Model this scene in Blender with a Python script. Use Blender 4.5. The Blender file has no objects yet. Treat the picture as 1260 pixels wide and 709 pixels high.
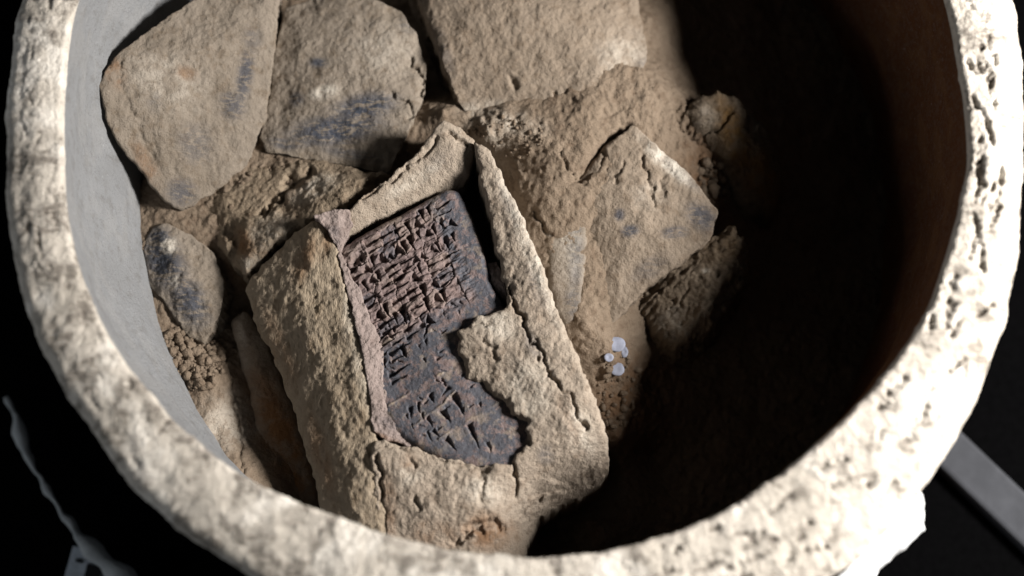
import bpy, math, random
import numpy as np
from mathutils import Vector, Matrix

# ------------------------------------------------------------------ camera, world, lamp, exposure
SC = bpy.context.scene
H = 0.17                                   # height of the jar's broken rim above the ground
FPX, TILT, CAM = 2115.0, 0.27, np.array([0.0, -0.24, 0.60 + H])
cam = bpy.data.cameras.new('camera'); cam_o = bpy.data.objects.new('camera', cam)
SC.collection.objects.link(cam_o); SC.camera = cam_o
cam.sensor_width = 36.0; cam.lens = FPX / 1260.0 * 36.0
cam_o.location = CAM; cam_o.rotation_euler = (TILT, 0, 0)
cam.clip_start = 0.01; cam.clip_end = 50
cam.dof.use_dof = True; cam.dof.focus_distance = 0.688; cam.dof.aperture_fstop = 3.7

W = bpy.data.worlds.new('World'); SC.world = W; W.use_nodes = True
bg = W.node_tree.nodes['Background']
bg.inputs[0].default_value = (0.92, 0.96, 1.0, 1); bg.inputs[1].default_value = 0.02

def area_lamp(name, loc, aim, size, power, col):
    l = bpy.data.lights.new(name, 'AREA'); l.shape = 'DISK'; l.size = size; l.energy = power; l.color = col
    o = bpy.data.objects.new(name, l); SC.collection.objects.link(o); o.location = loc
    o.rotation_euler = (Vector(aim) - Vector(loc)).to_track_quat('-Z', 'Y').to_euler()
    return o
area_lamp('work_lamp', (0.58, -0.05, H + 0.330), (-0.05, 0.0, H - 0.06), 0.17, 15.6, (1.0, 0.955, 0.90))
area_lamp('fill_light', (-0.95, -0.45, H + 0.20), (0.0, 0.0, H - 0.02), 0.45, 2.0, (0.9, 0.95, 1.0))  # added cool fill, no seen source; lifts the strip and right wall

SC.view_settings.view_transform = 'Standard'; SC.view_settings.look = 'None'
SC.view_settings.exposure = 0.0; SC.view_settings.gamma = 1.0
SC.render.engine = 'CYCLES'
SC.cycles.max_bounces = 6; SC.cycles.diffuse_bounces = 2; SC.cycles.use_denoising = True

# ------------------------------------------------------------------ helpers
ct, st_ = math.cos(TILT), math.sin(TILT)
FWD = np.array([0, st_, -ct]); UP = np.array([0, ct, st_])
def at(px, py, z):
    """photo pixel (1260 x 709) -> world point at height z relative to the rim"""
    px = np.asarray(px, float); py = np.asarray(py, float); z = np.asarray(z, float)
    d = FWD + ((px - 630) / FPX)[..., None] * np.array([1.0, 0, 0]) + ((354.5 - py) / FPX)[..., None] * UP
    k = (z + H - CAM[2]) / d[..., 2]
    return CAM + d * k[..., None]
def proj(P):
    d = P - CAM
    w = d @ FWD
    return 630 + FPX * d[:, 0] / w, 354.5 - FPX * (d @ UP) / w

def _hash(ix, iy, iz, seed):
    h = (ix.astype(np.int64) * 374761393 + iy.astype(np.int64) * 668265263 + iz.astype(np.int64) * 2147483647 + seed * 1442695041) & 0xffffffff
    h = ((h ^ (h >> 13)) * 1274126177) & 0xffffffff
    h = ((h ^ (h >> 16)) * 2246822519) & 0xffffffff
    return (h ^ (h >> 15)) & 0xffffffff
def perlin(P, seed=0):
    i = np.floor(P); f = P - i; i = i.astype(np.int64)
    u = f * f * f * (f * (f * 6 - 15) + 10)
    out = 0
    for dx in (0, 1):
        for dy in (0, 1):
            for dz in (0, 1):
                h = _hash(i[:, 0] + dx, i[:, 1] + dy, i[:, 2] + dz, seed)
                gx = (h & 1023) / 511.5 - 1; gy = ((h >> 10) & 1023) / 511.5 - 1; gz = ((h >> 20) & 1023) / 511.5 - 1
                w = (u[:, 0] if dx else 1 - u[:, 0]) * (u[:, 1] if dy else 1 - u[:, 1]) * (u[:, 2] if dz else 1 - u[:, 2])
                out = out + w * (gx * (f[:, 0] - dx) + gy * (f[:, 1] - dy) + gz * (f[:, 2] - dz))
    return out * 1.3
def fbm(P, scale, octs=4, seed=0, gain=.5, ridged=False, stretch=None):
    Q = P * scale
    if stretch is not None: Q = Q * np.array(stretch)
    a, s = 1.0, 0
    for k in range(octs):
        n = perlin(Q, seed + k * 17)
        s = s + a * ((0.5 - np.abs(n) * 2) if ridged else n)
        Q = Q * 2.03 + 7.1; a *= gain
    return s
def smooth(x): x = np.clip(x, 0, 1); return x * x * (3 - 2 * x)

def seg_dist(P, poly, closed=True):
    """distance, closest point, outward-ish segment normal, winding sign (+ inside)"""
    A = poly; B = np.roll(poly, -1, 0)
    if not closed: A, B = A[:-1], B[:-1]
    n = len(P); best = np.full(n, 1e9); cp = np.zeros((n, 2)); idx = np.zeros(n, int); cross = np.zeros(n, int)
    for k, (a, b) in enumerate(zip(A, B)):
        ab = b - a; t = np.clip(((P - a) @ ab) / max(ab @ ab, 1e-18), 0, 1)
        q = a + t[:, None] * ab; d = np.hypot(*(P - q).T)
        m = d < best; best[m] = d[m]; cp[m] = q[m]; idx[m] = k
        if closed and a[1] != b[1]:
            c = (a[1] > P[:, 1]) != (b[1] > P[:, 1])
            cross += c & (P[:, 0] < (b[0] - a[0]) * (P[:, 1] - a[1]) / (b[1] - a[1]) + a[0])
    return best, cp, idx, (cross % 2) == 1

def catmull(pts, n=14, tight=.5):
    P = np.asarray(pts, float); out = []
    m = len(P)
    for i in range(m):
        p0, p1, p2, p3 = P[i - 1], P[i], P[(i + 1) % m], P[(i + 2) % m]
        for t in np.arange(n) / n:
            m1, m2 = tight * (p2 - p0) * .6, tight * (p3 - p1) * .6
            out.append((2*t**3 - 3*t**2 + 1) * p1 + (t**3 - 2*t**2 + t) * m1 + (-2*t**3 + 3*t**2) * p2 + (t**3 - t**2) * m2)
    return np.array(out)

def groove_depth(px, py, P, grooves, seed=5):
    """cracks and hollows: list of (pixel polyline, half width px, depth m, wobble px)"""
    out = np.zeros(len(px))
    if not grooves: return out
    Q = np.stack([px, py], 1)
    for g, (line, w, dep, wob) in enumerate(grooves):
        line = np.array(line, float)
        lo, hi = line.min(0) - 4 * abs(w) - 10, line.max(0) + 4 * abs(w) + 10
        m = np.where((Q > lo).all(1) & (Q < hi).all(1))[0]
        if not len(m): continue
        q = Q[m].copy()
        if wob:
            q[:, 0] += wob * fbm(P[m], 220, 3, seed + g); q[:, 1] += wob * fbm(P[m], 220, 3, seed + g + 50)
        d = seg_dist(q, line, False)[0]
        ww = w * (0.75 + 0.9 * np.clip(fbm(P[m], 120, 2, seed + g + 9) + .3, 0, 1))
        out[m] += dep * np.exp(-(d / ww) ** 2 * 1.2)
    return out
def blots(px, py, spots):
    """pigment patches: list of (px, py, rx, ry, degrees, strength)"""
    s = np.zeros(len(px))
    for (x, y, rx, ry, a, k) in spots or ():
        c, n = math.cos(math.radians(a)), math.sin(math.radians(a))
        u = ((px - x) * c + (py - y) * n) / rx; v = (-(px - x) * n + (py - y) * c) / ry
        s = np.maximum(s, k * smooth(1.25 - np.sqrt(u * u + v * v)))
    return s

def mesh_obj(name, V, faces, mat, parent=None, base=None, tint=None, smoothed=True):
    V = np.asarray(V, float)
    base = np.zeros(3) if base is None else np.asarray(base, float)
    me = bpy.data.meshes.new(name)
    me.from_pydata((V - base).tolist(), [], faces)
    if tint is not None:
        at_ = me.attributes.new('tint', 'FLOAT_COLOR', 'POINT')
        T = np.ones((len(V), 4), np.float32); T[:, :3] = 0; T[:len(tint), :3] = tint
        at_.data.foreach_set('color', T.ravel())
    if smoothed: me.polygons.foreach_set('use_smooth', np.ones(len(me.polygons), bool))
    me.materials.append(mat); me.update()
    o = bpy.data.objects.new(name, me); SC.collection.objects.link(o)
    if parent is not None:
        o.parent = parent; o.location = base - np.array(parent.location)
    else: o.location = base
    return o
def tag(o, label, cat=None, group=None, kind=None):
    o['label'] = label
    if cat: o['category'] = cat; o['kind'] = 'thing'
    if group: o['group'] = group
    if kind: o['kind'] = kind
    return o
def empty(name, loc, label, cat, group=None):
    o = bpy.data.objects.new(name, None); SC.collection.objects.link(o); o.location = loc; o.empty_display_size = .02
    return tag(o, label, cat, group)

# ------------------------------------------------------------------ materials
def node_mat(name):
    m = bpy.data.materials.new(name); m.use_nodes = True
    nt = m.node_tree; b = nt.nodes['Principled BSDF']
    return m, nt, b
def N(nt, t, **kw):
    n = nt.nodes.new(t)
    for k, v in kw.items():
        if k.startswith('i_'): n.inputs[k[2:].replace('_', ' ')].default_value = v
        else: setattr(n, k, v)
    return n
def mixc(nt, fac, a, b):
    m = nt.nodes.new('ShaderNodeMix'); m.data_type = 'RGBA'
    for sock, val in ((m.inputs[0], fac), (m.inputs[6], a), (m.inputs[7], b)):
        if hasattr(val, 'is_linked'): nt.links.new(val, sock)
        else: sock.default_value = val if not isinstance(val, tuple) else (*val, 1)
    return m.outputs[2]
def ramp(nt, src, lo, hi):
    r = nt.nodes.new('ShaderNodeMapRange'); r.interpolation_type = 'SMOOTHSTEP'
    r.inputs[1].default_value = lo; r.inputs[2].default_value = hi
    nt.links.new(src, r.inputs[0]); return r.outputs[0]
def mul(nt, a, b):
    m = nt.nodes.new('ShaderNodeMath'); m.operation = 'MULTIPLY'
    for s, v in zip(m.inputs, (a, b)):
        if hasattr(v, 'is_linked'): nt.links.new(v, s)
        else: s.default_value = v
    return m.outputs[0]

def earth(name, c1, c2, c3, stain=(.048, .054, .070), pale=(.5, .46, .4), rust=(.16, .08, .035), fine=1.0, rough=.92, spec=.12, grit=.5, stretch=(1, 1, 1), cover=.25, streaky=True):
    """dry clay: c1/c2 broad mottling, c3 darker grains; vertex tint R = blue-grey stain, G = pale bloom, B = rusty dirt"""
    m, nt, b = node_mat(name); L = nt.links.new
    tc = N(nt, 'ShaderNodeTexCoord'); mp = N(nt, 'ShaderNodeMapping'); mp.inputs['Scale'].default_value = stretch
    L(tc.outputs['Object'], mp.inputs[0]); co = mp.outputs[0]
    def noise(scale, detail=4, rough_=.6, dist=0):
        n = N(nt, 'ShaderNodeTexNoise', i_Scale=scale, i_Detail=detail, i_Roughness=rough_, i_Distortion=dist); L(co, n.inputs['Vector']); return n.outputs[0]
    big, mid, fin, gr = noise(45), noise(190, 5, .65), noise(700, 4, .7), noise(1500, 2, .6)
    col = mixc(nt, ramp(nt, big, .3, .7), c1, c2)
    col = mixc(nt, ramp(nt, mid, .48, .72), col, c3)
    at_ = N(nt, 'ShaderNodeAttribute', attribute_name='tint'); sep = N(nt, 'ShaderNodeSeparateColor'); L(at_.outputs['Color'], sep.inputs[0])
    mp2 = N(nt, 'ShaderNodeMapping'); mp2.inputs['Scale'].default_value = (.45, 1.5, 1) if streaky else (.7, .7, .7); mp2.inputs['Rotation'].default_value = (0, 0, -.2); L(tc.outputs['Object'], mp2.inputs[0])
    streak = N(nt, 'ShaderNodeTexNoise', i_Scale=330.0, i_Detail=6.0, i_Roughness=.75, i_Distortion=.3); L(mp2.outputs[0], streak.inputs['Vector'])
    for k, (c, lo, hi, src) in enumerate(((stain, .41, .52, streak.outputs[0]), (pale, .4, .6, noise(160, 5, .7)), (rust, .35, .6, noise(110, 5, .65)))):
        pat = ramp(nt, src, lo, hi)
        s = N(nt, 'ShaderNodeMath', operation='MULTIPLY_ADD'); L(pat, s.inputs[0]); s.inputs[1].default_value = 1 - cover; s.inputs[2].default_value = cover
        col = mixc(nt, mul(nt, sep.outputs[k], s.outputs[0]), col, c)
    # pale and dark grains
    col = mixc(nt, mul(nt, ramp(nt, fin, .58, .75), .35 * grit), col, tuple(min(1, x * 1.9 + .05) for x in c1))
    col = mixc(nt, mul(nt, ramp(nt, gr, .6, .72), .55 * grit), col, tuple(x * .3 for x in c3))
    L(col, b.inputs['Base Color']); b.inputs['Roughness'].default_value = rough; b.inputs['Specular IOR Level'].default_value = spec
    h = N(nt, 'ShaderNodeMath', operation='MULTIPLY_ADD'); L(fin, h.inputs[0]); h.inputs[1].default_value = 1.0
    L(mul(nt, gr, .5), h.inputs[2])
    h2 = N(nt, 'ShaderNodeMath', operation='MULTIPLY_ADD'); L(noise(330, 3, .6), h2.inputs[0]); h2.inputs[1].default_value = 1.0; L(h.outputs[0], h2.inputs[2])
    bp = N(nt, 'ShaderNodeBump', i_Strength=.75, i_Distance=.0009 * fine); L(h2.outputs[0], bp.inputs['Height']); L(bp.outputs[0], b.inputs['Normal'])
    return m
def plain(name, col, rough=.6, spec=.3, bump=0, scale=300):
    m, nt, b = node_mat(name); L = nt.links.new
    tc = N(nt, 'ShaderNodeTexCoord'); n = N(nt, 'ShaderNodeTexNoise', i_Scale=scale, i_Detail=5.0, i_Roughness=.65); L(tc.outputs['Object'], n.inputs['Vector'])
    L(mixc(nt, ramp(nt, n.outputs[0], .35, .7), col, tuple(x * .75 for x in col)), b.inputs['Base Color'])
    b.inputs['Roughness'].default_value = rough; b.inputs['Specular IOR Level'].default_value = spec
    if bump:
        bp = N(nt, 'ShaderNodeBump', i_Strength=.6, i_Distance=bump); L(n.outputs[0], bp.inputs['Height']); L(bp.outputs[0], b.inputs['Normal'])
    return m

M = {}
M['soil'] = earth('dry_soil', (.185, .143, .106), (.155, .118, .086), (.118, .085, .060), fine=1.3, grit=.8)
M['slab'] = earth('dusty_clay', (.212, .180, .147), (.176, .147, .117), (.145, .114, .085), fine=.9, grit=.9, cover=.1)
M['slab_warm'] = earth('warm_clay', (.212, .172, .134), (.18, .143, .109), (.148, .113, .083), fine=1.0)
M['clod'] = earth('clod_earth', (.235, .186, .135), (.19, .148, .105), (.135, .097, .066), fine=1.4, grit=.8)
M['crust'] = earth('envelope_clay', (.31, .26, .21), (.26, .215, .172), (.20, .157, .12), fine=1.2)
M['side'] = earth('envelope_side_clay', (.285, .234, .176), (.245, .197, .143), (.195, .150, .104), fine=1.3, stretch=(1.3, .55, 1))
M['mauve'] = earth('broken_clay_edge', (.275, .225, .208), (.225, .18, .165), (.165, .128, .115), fine=1.2, grit=.7)
M['tablet'] = earth('tablet_clay', (.205, .148, .135), (.165, .120, .112), (.12, .088, .083), stain=(.068, .070, .083), pale=(.26, .21, .165), streaky=False, fine=.5, grit=.3, spec=.2, rough=.62)
M['rim'] = earth('rim_fabric', (.58, .535, .475), (.48, .44, .385), (.36, .325, .285), stain=(.13, .112, .095), pale=(.72, .68, .62), fine=1.3, grit=.7)
M['wall'] = earth('jar_wall', (.205, .211, .220), (.185, .189, .195), (.160, .160, .161), stain=(.10, .04, .016), pale=(.245, .245, .245), fine=1.3, grit=.8, cover=.88)  # stain here is the brown for the wall's painted shade
M['sooty'] = earth('burnt_lump', (.20, .16, .12), (.14, .108, .078), (.055, .04, .028), fine=1.5, grit=.8, rust=(.17, .098, .038))
M['ground'] = plain('black_cloth', (.0018, .0018, .002), .97, .0)
M['white'] = plain('white_plaster', (.76, .78, .79), .6, .25, .0004, 120)
M['nodule'] = plain('white_nodule', (.28, .30, .38), .6, .2)
M['dim'] = plain('dim_plaster', (.34, .36, .37), .8, .1, .0004, 120)
M['grey'] = plain('grey_plastic', (.055, .058, .066), .9, .05, 0, 60)
M['black'] = plain('black_print', (.01, .01, .012), .6, .2)
M['paper'] = plain('scale_white', (.45, .5, .56), .5, .3)

# ------------------------------------------------------------------ ground
S = 6.0
g = mesh_obj('ground', [(-S, -S, 0), (S, -S, 0), (S, S, 0), (-S, S, 0)], [(0, 1, 2, 3)], M['ground'])
tag(g, 'black cloth ground under the jar', kind='structure')

# ------------------------------------------------------------------ the jar
IN = [(90, 0), (78, 100), (76, 180), (87, 300), (115, 380), (173, 473), (277, 571), (398, 629), (479, 658), (560, 676), (660, 685), (760, 675), (875, 635), (1014, 537), (1083, 467), (1141, 387), (1169, 300), (1195, 200), (1190, 130), (1176, 50), (1168, 0)]
OUT = [(24, 0), (10, 90), (7, 180), (12, 300), (46, 421), (110, 525), (173, 612), (300, 704), (1037, 704), (1140, 594), (1181, 536), (1221, 450), (1241, 381), (1255, 317), (1257, 212), (1258, 85), (1252, 0)]
def polar(pts, z, fill):
    p = np.array(pts, float); w = at(p[:, 0], p[:, 1], np.full(len(p), z))
    th = np.arctan2(w[:, 1], w[:, 0]); r = np.hypot(w[:, 0], w[:, 1])
    tf = np.radians(np.arange(40, 141, 20.0))
    th = np.concatenate([th, tf]); r = np.concatenate([r, np.full(len(tf), fill)])
    o = np.argsort(th); th, r = th[o], r[o]
    T = np.linspace(-np.pi, np.pi, 721)
    R = np.interp(T, np.concatenate([th - 2*np.pi, th, th + 2*np.pi]), np.tile(r, 3))
    k = np.hanning(31); k /= k.sum()
    R = np.convolve(np.concatenate([R[-31:-1], R, R[1:31]]), k, 'same')[30:-30]
    return T, R
T_, RI = polar(IN, 0.0, .170); _, RO = polar(OUT, -.003, .192)
r_in = lambda th: np.interp(th, T_, RI); r_out = lambda th: np.interp(th, T_, RO)

def lathe_grid(prof_fn, nth, nprof):
    th = np.linspace(-np.pi, np.pi, nth, endpoint=False)
    V = prof_fn(th)                                            # (nth, nprof, 3)
    nprof = V.shape[1]
    idx = np.arange(nth * nprof).reshape(nth, nprof)
    a = idx; b = np.roll(idx, -1, 0)
    F = np.stack([a[:, :-1], a[:, 1:], b[:, 1:], b[:, :-1]], -1).reshape(-1, 4)
    return V.reshape(-1, 3), F.tolist()

wall_in = lambda th, z: r_in(th) - .013 * smooth((-z - .026) / .058) * smooth((-np.cos(th) - .45) / .5)          # the wall draws in below the rim
jar = empty('clay_jar', (0, 0, 0), 'round pale clay jar with a thick rough broken rim, seen from above', 'jar')
def rim_profile(th):
    n = 46
    ri, ro = r_in(th), r_out(th)
    c, s = np.cos(th), np.sin(th)
    ring = np.stack([c * .18, s * .18, 0 * th], 1)
    wob_in = .0010 * fbm(ring, 60, 4, 3); ro = ro + .0008 * fbm(ring, 55, 4, 8)
    V = np.zeros((len(th), n, 3)); Nn = np.zeros_like(V)
    u = np.zeros((n, 3)); prof = []
    # pieces: inner drop (5) | inner round (8) | flat top (21) | outer round (8) | outer drop (4)
    for k in range(n):
        if k < 5: prof.append(('in', k / 5))
        elif k < 12: prof.append(('ir', (k - 5) / 7))
        elif k < 33: prof.append(('top', (k - 12) / 21))
        elif k < 42: prof.append(('or', (k - 33) / 9))
        else: prof.append(('out', (k - 42) / 3))
    a, bq = .0025, .0065
    for k, (kind, t) in enumerate(prof):
        if kind == 'in': r, z, nr, nz = ri + wob_in * t, -.0055 + t * (.0055 - a), -1, 0
        elif kind == 'ir': q = t * math.pi / 2; r, z, nr, nz = ri + wob_in + a * (1 - math.cos(q)), -a + a * math.sin(q), -math.cos(q), math.sin(q)
        elif kind == 'top': r, z, nr, nz = ri + wob_in + a + (ro - ri - wob_in - a - bq) * t, .0012 * math.sin(math.pi * t), 0, 1
        elif kind == 'or': q = t * math.pi / 2; r, z, nr, nz = ro - bq + bq * math.sin(q), -bq + bq * math.cos(q), math.sin(q), math.cos(q)
        else: r, z, nr, nz = ro - .012 * t, -bq - t * .014, 1, 0
        r = r + 0 * th
        V[:, k] = np.stack([r * c, r * s, z + 0 * th + H], 1); Nn[:, k] = np.stack([nr * c, nr * s, nz + 0 * th], 1)
    P = V.reshape(-1, 3); Q = Nn.reshape(-1, 3)
    d = .0009 * fbm(P, 60, 4, 21, .5) + .00035 * fbm(P, 300, 4, 31, .6)
    # pits, stretched along the rim
    rng = random.Random(4); TH = np.repeat(th, n); K = np.tile(np.arange(n), len(th)); RR = np.hypot(P[:, 0], P[:, 1])
    pit = np.zeros(len(P))
    for q in range(430):
        t0 = rng.uniform(-math.pi, math.pi)
        right = -1.3 < t0 < .9
        if not right and rng.random() < .45: continue
        r0 = float(r_in(t0)) + rng.uniform(.003, float(r_out(t0) - r_in(t0)) - (.009 if right else .005))
        ln, wd = rng.uniform(.0012, .0062), rng.uniform(.0005, .0012); dp = rng.uniform(.0005, .0018) * (1.5 if right else .32)
        dt = (TH - t0 + math.pi) % (2 * math.pi) - math.pi
        m = np.abs(dt) < .08
        x = dt[m] * r0; y = RR[m] - r0; sk = rng.uniform(-.5, .5)
        x, y = x + sk * y, y - sk * x
        wob = .75 * fbm(P[m], 420, 3, 77, .6)
        e = np.sqrt((x / ln) ** 2 + (y / wd) ** 2) + wob
        pit[m] = np.maximum(pit[m], dp * smooth(1.35 - e))
    for t0 in (-.03, 2.9, -2.35):                   # hairline cracks across the rim
        dt = (TH - t0 + math.pi) % (2 * math.pi) - math.pi; m = np.abs(dt) < .05
        pit[m] = np.maximum(pit[m], .0016 * np.exp(-((dt[m] * .18 + .004 * fbm(P[m], 90, 3, 15) ) / .0007) ** 2) * smooth(fbm(P[m], 40, 2, int(t0 * 100) + 500) * 3 + .6))
    top = (K > 6) & (K < 40)
    d = d - pit * top
    fade = np.where(K < 2, .0, np.where(K > 44, 0., 1.))
    P = P + Q * (d * fade)[:, None]
    rim_profile.tint = np.stack([np.clip(pit / .0011, 0, 1) * top * .95 + .75 * smooth((fbm(P, 85, 5, 91, .6) - .02) * 4) * (np.cos(TH) < .35) + .7 * smooth((fbm(P, 110, 5, 93, .6) - .16) * 5) * (np.cos(TH) >= .35) * top,
                                 smooth((fbm(P, 40, 3, 61)) * 3), np.zeros(len(P))], 1)
    return P.reshape(len(th), n, 3)
V, F = lathe_grid(rim_profile, 2300, 46)
rim = mesh_obj('rim', V, F, M['rim'], jar, tint=rim_profile.tint)
tag(rim, 'rough pitted cream rim of the jar')
def wall_profile(th):
    c, s = np.cos(th), np.sin(th); ri, ro = r_in(th), r_out(th)
    rows = [(ri, -.005)] + [(wall_in(th, -.005 - k * .002), -.005 - k * .002) for k in range(1, 73)] + [(ri * .92, -.152), (ri * .5, -.155), (ri * .01, -.155)]
    rows += [(ri * .01, -.1695), (ro * .80, -.1695), ((ro - .012) * .93, -.15)] + [((ro - .012) * (.93 + .07 * math.sin(k / 12 * math.pi / 2)), -.15 + k / 12 * .1295) for k in range(1, 13)]
    V = np.zeros((len(th), len(rows), 3))
    for k, (r, z) in enumerate(rows): V[:, k] = np.stack([r * c, r * s, z + H + 0 * th], 1)
    P = V.reshape(-1, 3); R = np.hypot(P[:, 0], P[:, 1])
    d = (.0012 * fbm(P, 28, 3, 41) + .0003 * fbm(P, 110, 3, 44)) * smooth((H - .006 - P[:, 2]) / .010)
    P[:, 0] += P[:, 0] / R * d * (R > .12); P[:, 1] += P[:, 1] / R * d * (R > .12)
    TH = np.arctan2(P[:, 1], P[:, 0])
    shade_mask = smooth((np.cos(TH + .1) + .15) * 2.2)  # right side of the wall darkened: shade painted into the colour
    wall_profile.tint = np.stack([shade_mask * (P[:, 2] < H), smooth(fbm(P, 45, 5, 46, .6, stretch=(1, 1, 2)) * 3) * .4 * (1 - shade_mask), shade_mask * .4 * smooth(fbm(P, 60, 4, 49) * 3)], 1)
    return P.reshape(V.shape)
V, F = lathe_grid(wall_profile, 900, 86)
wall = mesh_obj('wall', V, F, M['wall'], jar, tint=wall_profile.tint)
tag(wall, 'smooth blue-grey wall of the jar, with brown shade painted on one side')

# ------------------------------------------------------------------ soil in the jar
SOIL = [(157,230,-.082),(160,300,-.081),(200,400,-.083),(230,477,-.084),(255,545,-.084),(290,580,-.077),(325,604,-.080),(362,626,-.090),(230,120,-.088),(122,150,-.100),(150,215,-.084),(190,250,-.078),(110,60,-.108),
 (430,100,-.084),(328,130,-.088),(337,60,-.090),(320,185,-.077),(340,20,-.100),(650,60,-.080),(512,20,-.108),(535,70,-.106),(553,112,-.098),(545,135,-.068),(600,160,-.0665),(650,180,-.069),(700,150,-.066),(760,130,-.068),(810,110,-.070),(832,140,-.074),
 (650,230,-.072),(700,300,-.0735),(720,400,-.075),(712,450,-.084),(740,410,-.0765),(745,200,-.069),(800,20,-.078),(845,60,-.105),(862,110,-.100),(950,50,-.125),(1050,150,-.135),(1000,300,-.135),(900,450,-.13),
 (800,560,-.13),(795,470,-.112),(775,430,-.092),(775,480,-.100),(760,535,-.092),(800,510,-.108),(752,585,-.118),(710,610,-.122),(672,630,-.122),(660,665,-.125),(770,610,-.108),(725,640,-.100),(690,680,-.115),(900,200,-.092),(850,370,-.108),(235,440,-.082),(262,470,-.083),(270,520,-.084),(300,570,-.081),(285,355,-.097),(310,400,-.104),(350,520,-.110),(385,620,-.110),
 (450,400,-.10),(550,350,-.10),(600,500,-.10),(550,640,-.105),(585,220,-.10),(330,250,-.080),(400,220,-.076),(500,178,-.076),(290,300,-.081),(215,300,-.081),(400,-150,-.088),(700,-150,-.095),(150,-100,-.095),(900,-200,-.125),(755,440,-.081),(880,265,-.095),(250,-100,-.09),(550,-300,-.09)]
sp = np.array(SOIL); SW = at(sp[:, 0], sp[:, 1], sp[:, 2])
Kd = np.hypot(SW[:, None, 0] - SW[None, :, 0], SW[:, None, 1] - SW[None, :, 1])
A = np.zeros((len(sp) + 1,) * 2); A[:-1, :-1] = Kd; A[-1, :-1] = A[:-1, -1] = 1; A[np.arange(len(sp)), np.arange(len(sp))] -= .002
coef = np.linalg.solve(A, np.append(sp[:, 2], 0))
def soil_z(x, y):
    out = np.full(len(x), coef[-1])
    for (wx, wy, _), c in zip(SW, coef[:-1]): out = out + c * np.hypot(x - wx, y - wy)
    return np.clip(out, -.15, -.06)
sx = np.arange(-.176, .1765, .00062); nx = len(sx)
X, Y = np.meshgrid(sx, sx); X, Y = X.ravel(), Y.ravel()
R = np.hypot(X, Y); TH = np.arctan2(Y, X); lim = wall_in(TH, soil_z(X, Y)) + .0028
inside = R < lim + .0006
k = np.where(R > lim, lim / np.maximum(R, 1e-9), 1); X, Y = X * k, Y * k
Z = soil_z(X, Y)
P = np.stack([X, Y, Z + H], 1)
px, py = proj(P)
rough_amp = 1 + 1.2 * blots(px, py, [(240, 440, 60, 45, 0, 1), (350, 250, 110, 60, 0, 1), (880, 220, 40, 60, 0, 1.2), (780, 480, 60, 60, 0, 1), (600, 160, 60, 30, 0, .5)])
Z = Z + .0022 * fbm(P, 45, 3, 1) + rough_amp * (.0007 * fbm(P, 170, 5, 2, .6) + .0005 * fbm(P, 520, 3, 6, .6))
cr = rough_amp * np.clip(fbm(P, 330, 2, 12), -.1, .5) * .0009
Z = Z + cr
Z = Z - groove_depth(px, py, P, [([(715, 225), (698, 205), (690, 185)], 2.5, .002, 8), ([(715, 215), (745, 178), (772, 156)], 7, .006, 5), ([(655, 260), (668, 282), (676, 290)], 3, .0025, 6),
     ([(832, 135), (850, 165), (880, 190), (872, 215)], 3, .003, 12), ([(850, 165), (862, 150)], 3, .003, 8), ([(505, 60), (522, 95), (518, 120)], 3, .002, 6), ([(870, 205), (885, 240)], 5, .003, 14), ([(300, 590), (292, 520), (285, 470)], 3, .002, 6)])
P[:, 2] = Z + H
SOILZ = Z.reshape(nx, nx)
idx = np.arange(nx * nx).reshape(nx, nx)
Fq = np.stack([idx[:-1, :-1], idx[:-1, 1:], idx[1:, 1:], idx[1:, :-1]], -1).reshape(-1, 4)
Fq = Fq[inside[Fq].all(1)]
used = np.unique(Fq); remap = np.full(nx * nx, -1); remap[used] = np.arange(len(used))
tint = np.stack([blots(px, py, [(880, 140, 20, 20, 0, .2)]), blots(px, py, [(280, 520, 40, 60, 60, .5), (620, 150, 60, 20, 10, .4), (600, 165, 30, 60, -30, .4)]), blots(px, py, [(900, 220, 70, 90, 0, .7), (345, 520, 40, 120, -20, .9), (300, 330, 30, 40, 0, .5), (780, 500, 60, 80, 0, .6)])], 1)
soil = mesh_obj('soil', P[used], remap[Fq].tolist(), M['soil'], tint=tint[used])
tag(soil, 'dry brown soil filling the jar around the slabs', kind='structure')

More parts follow.
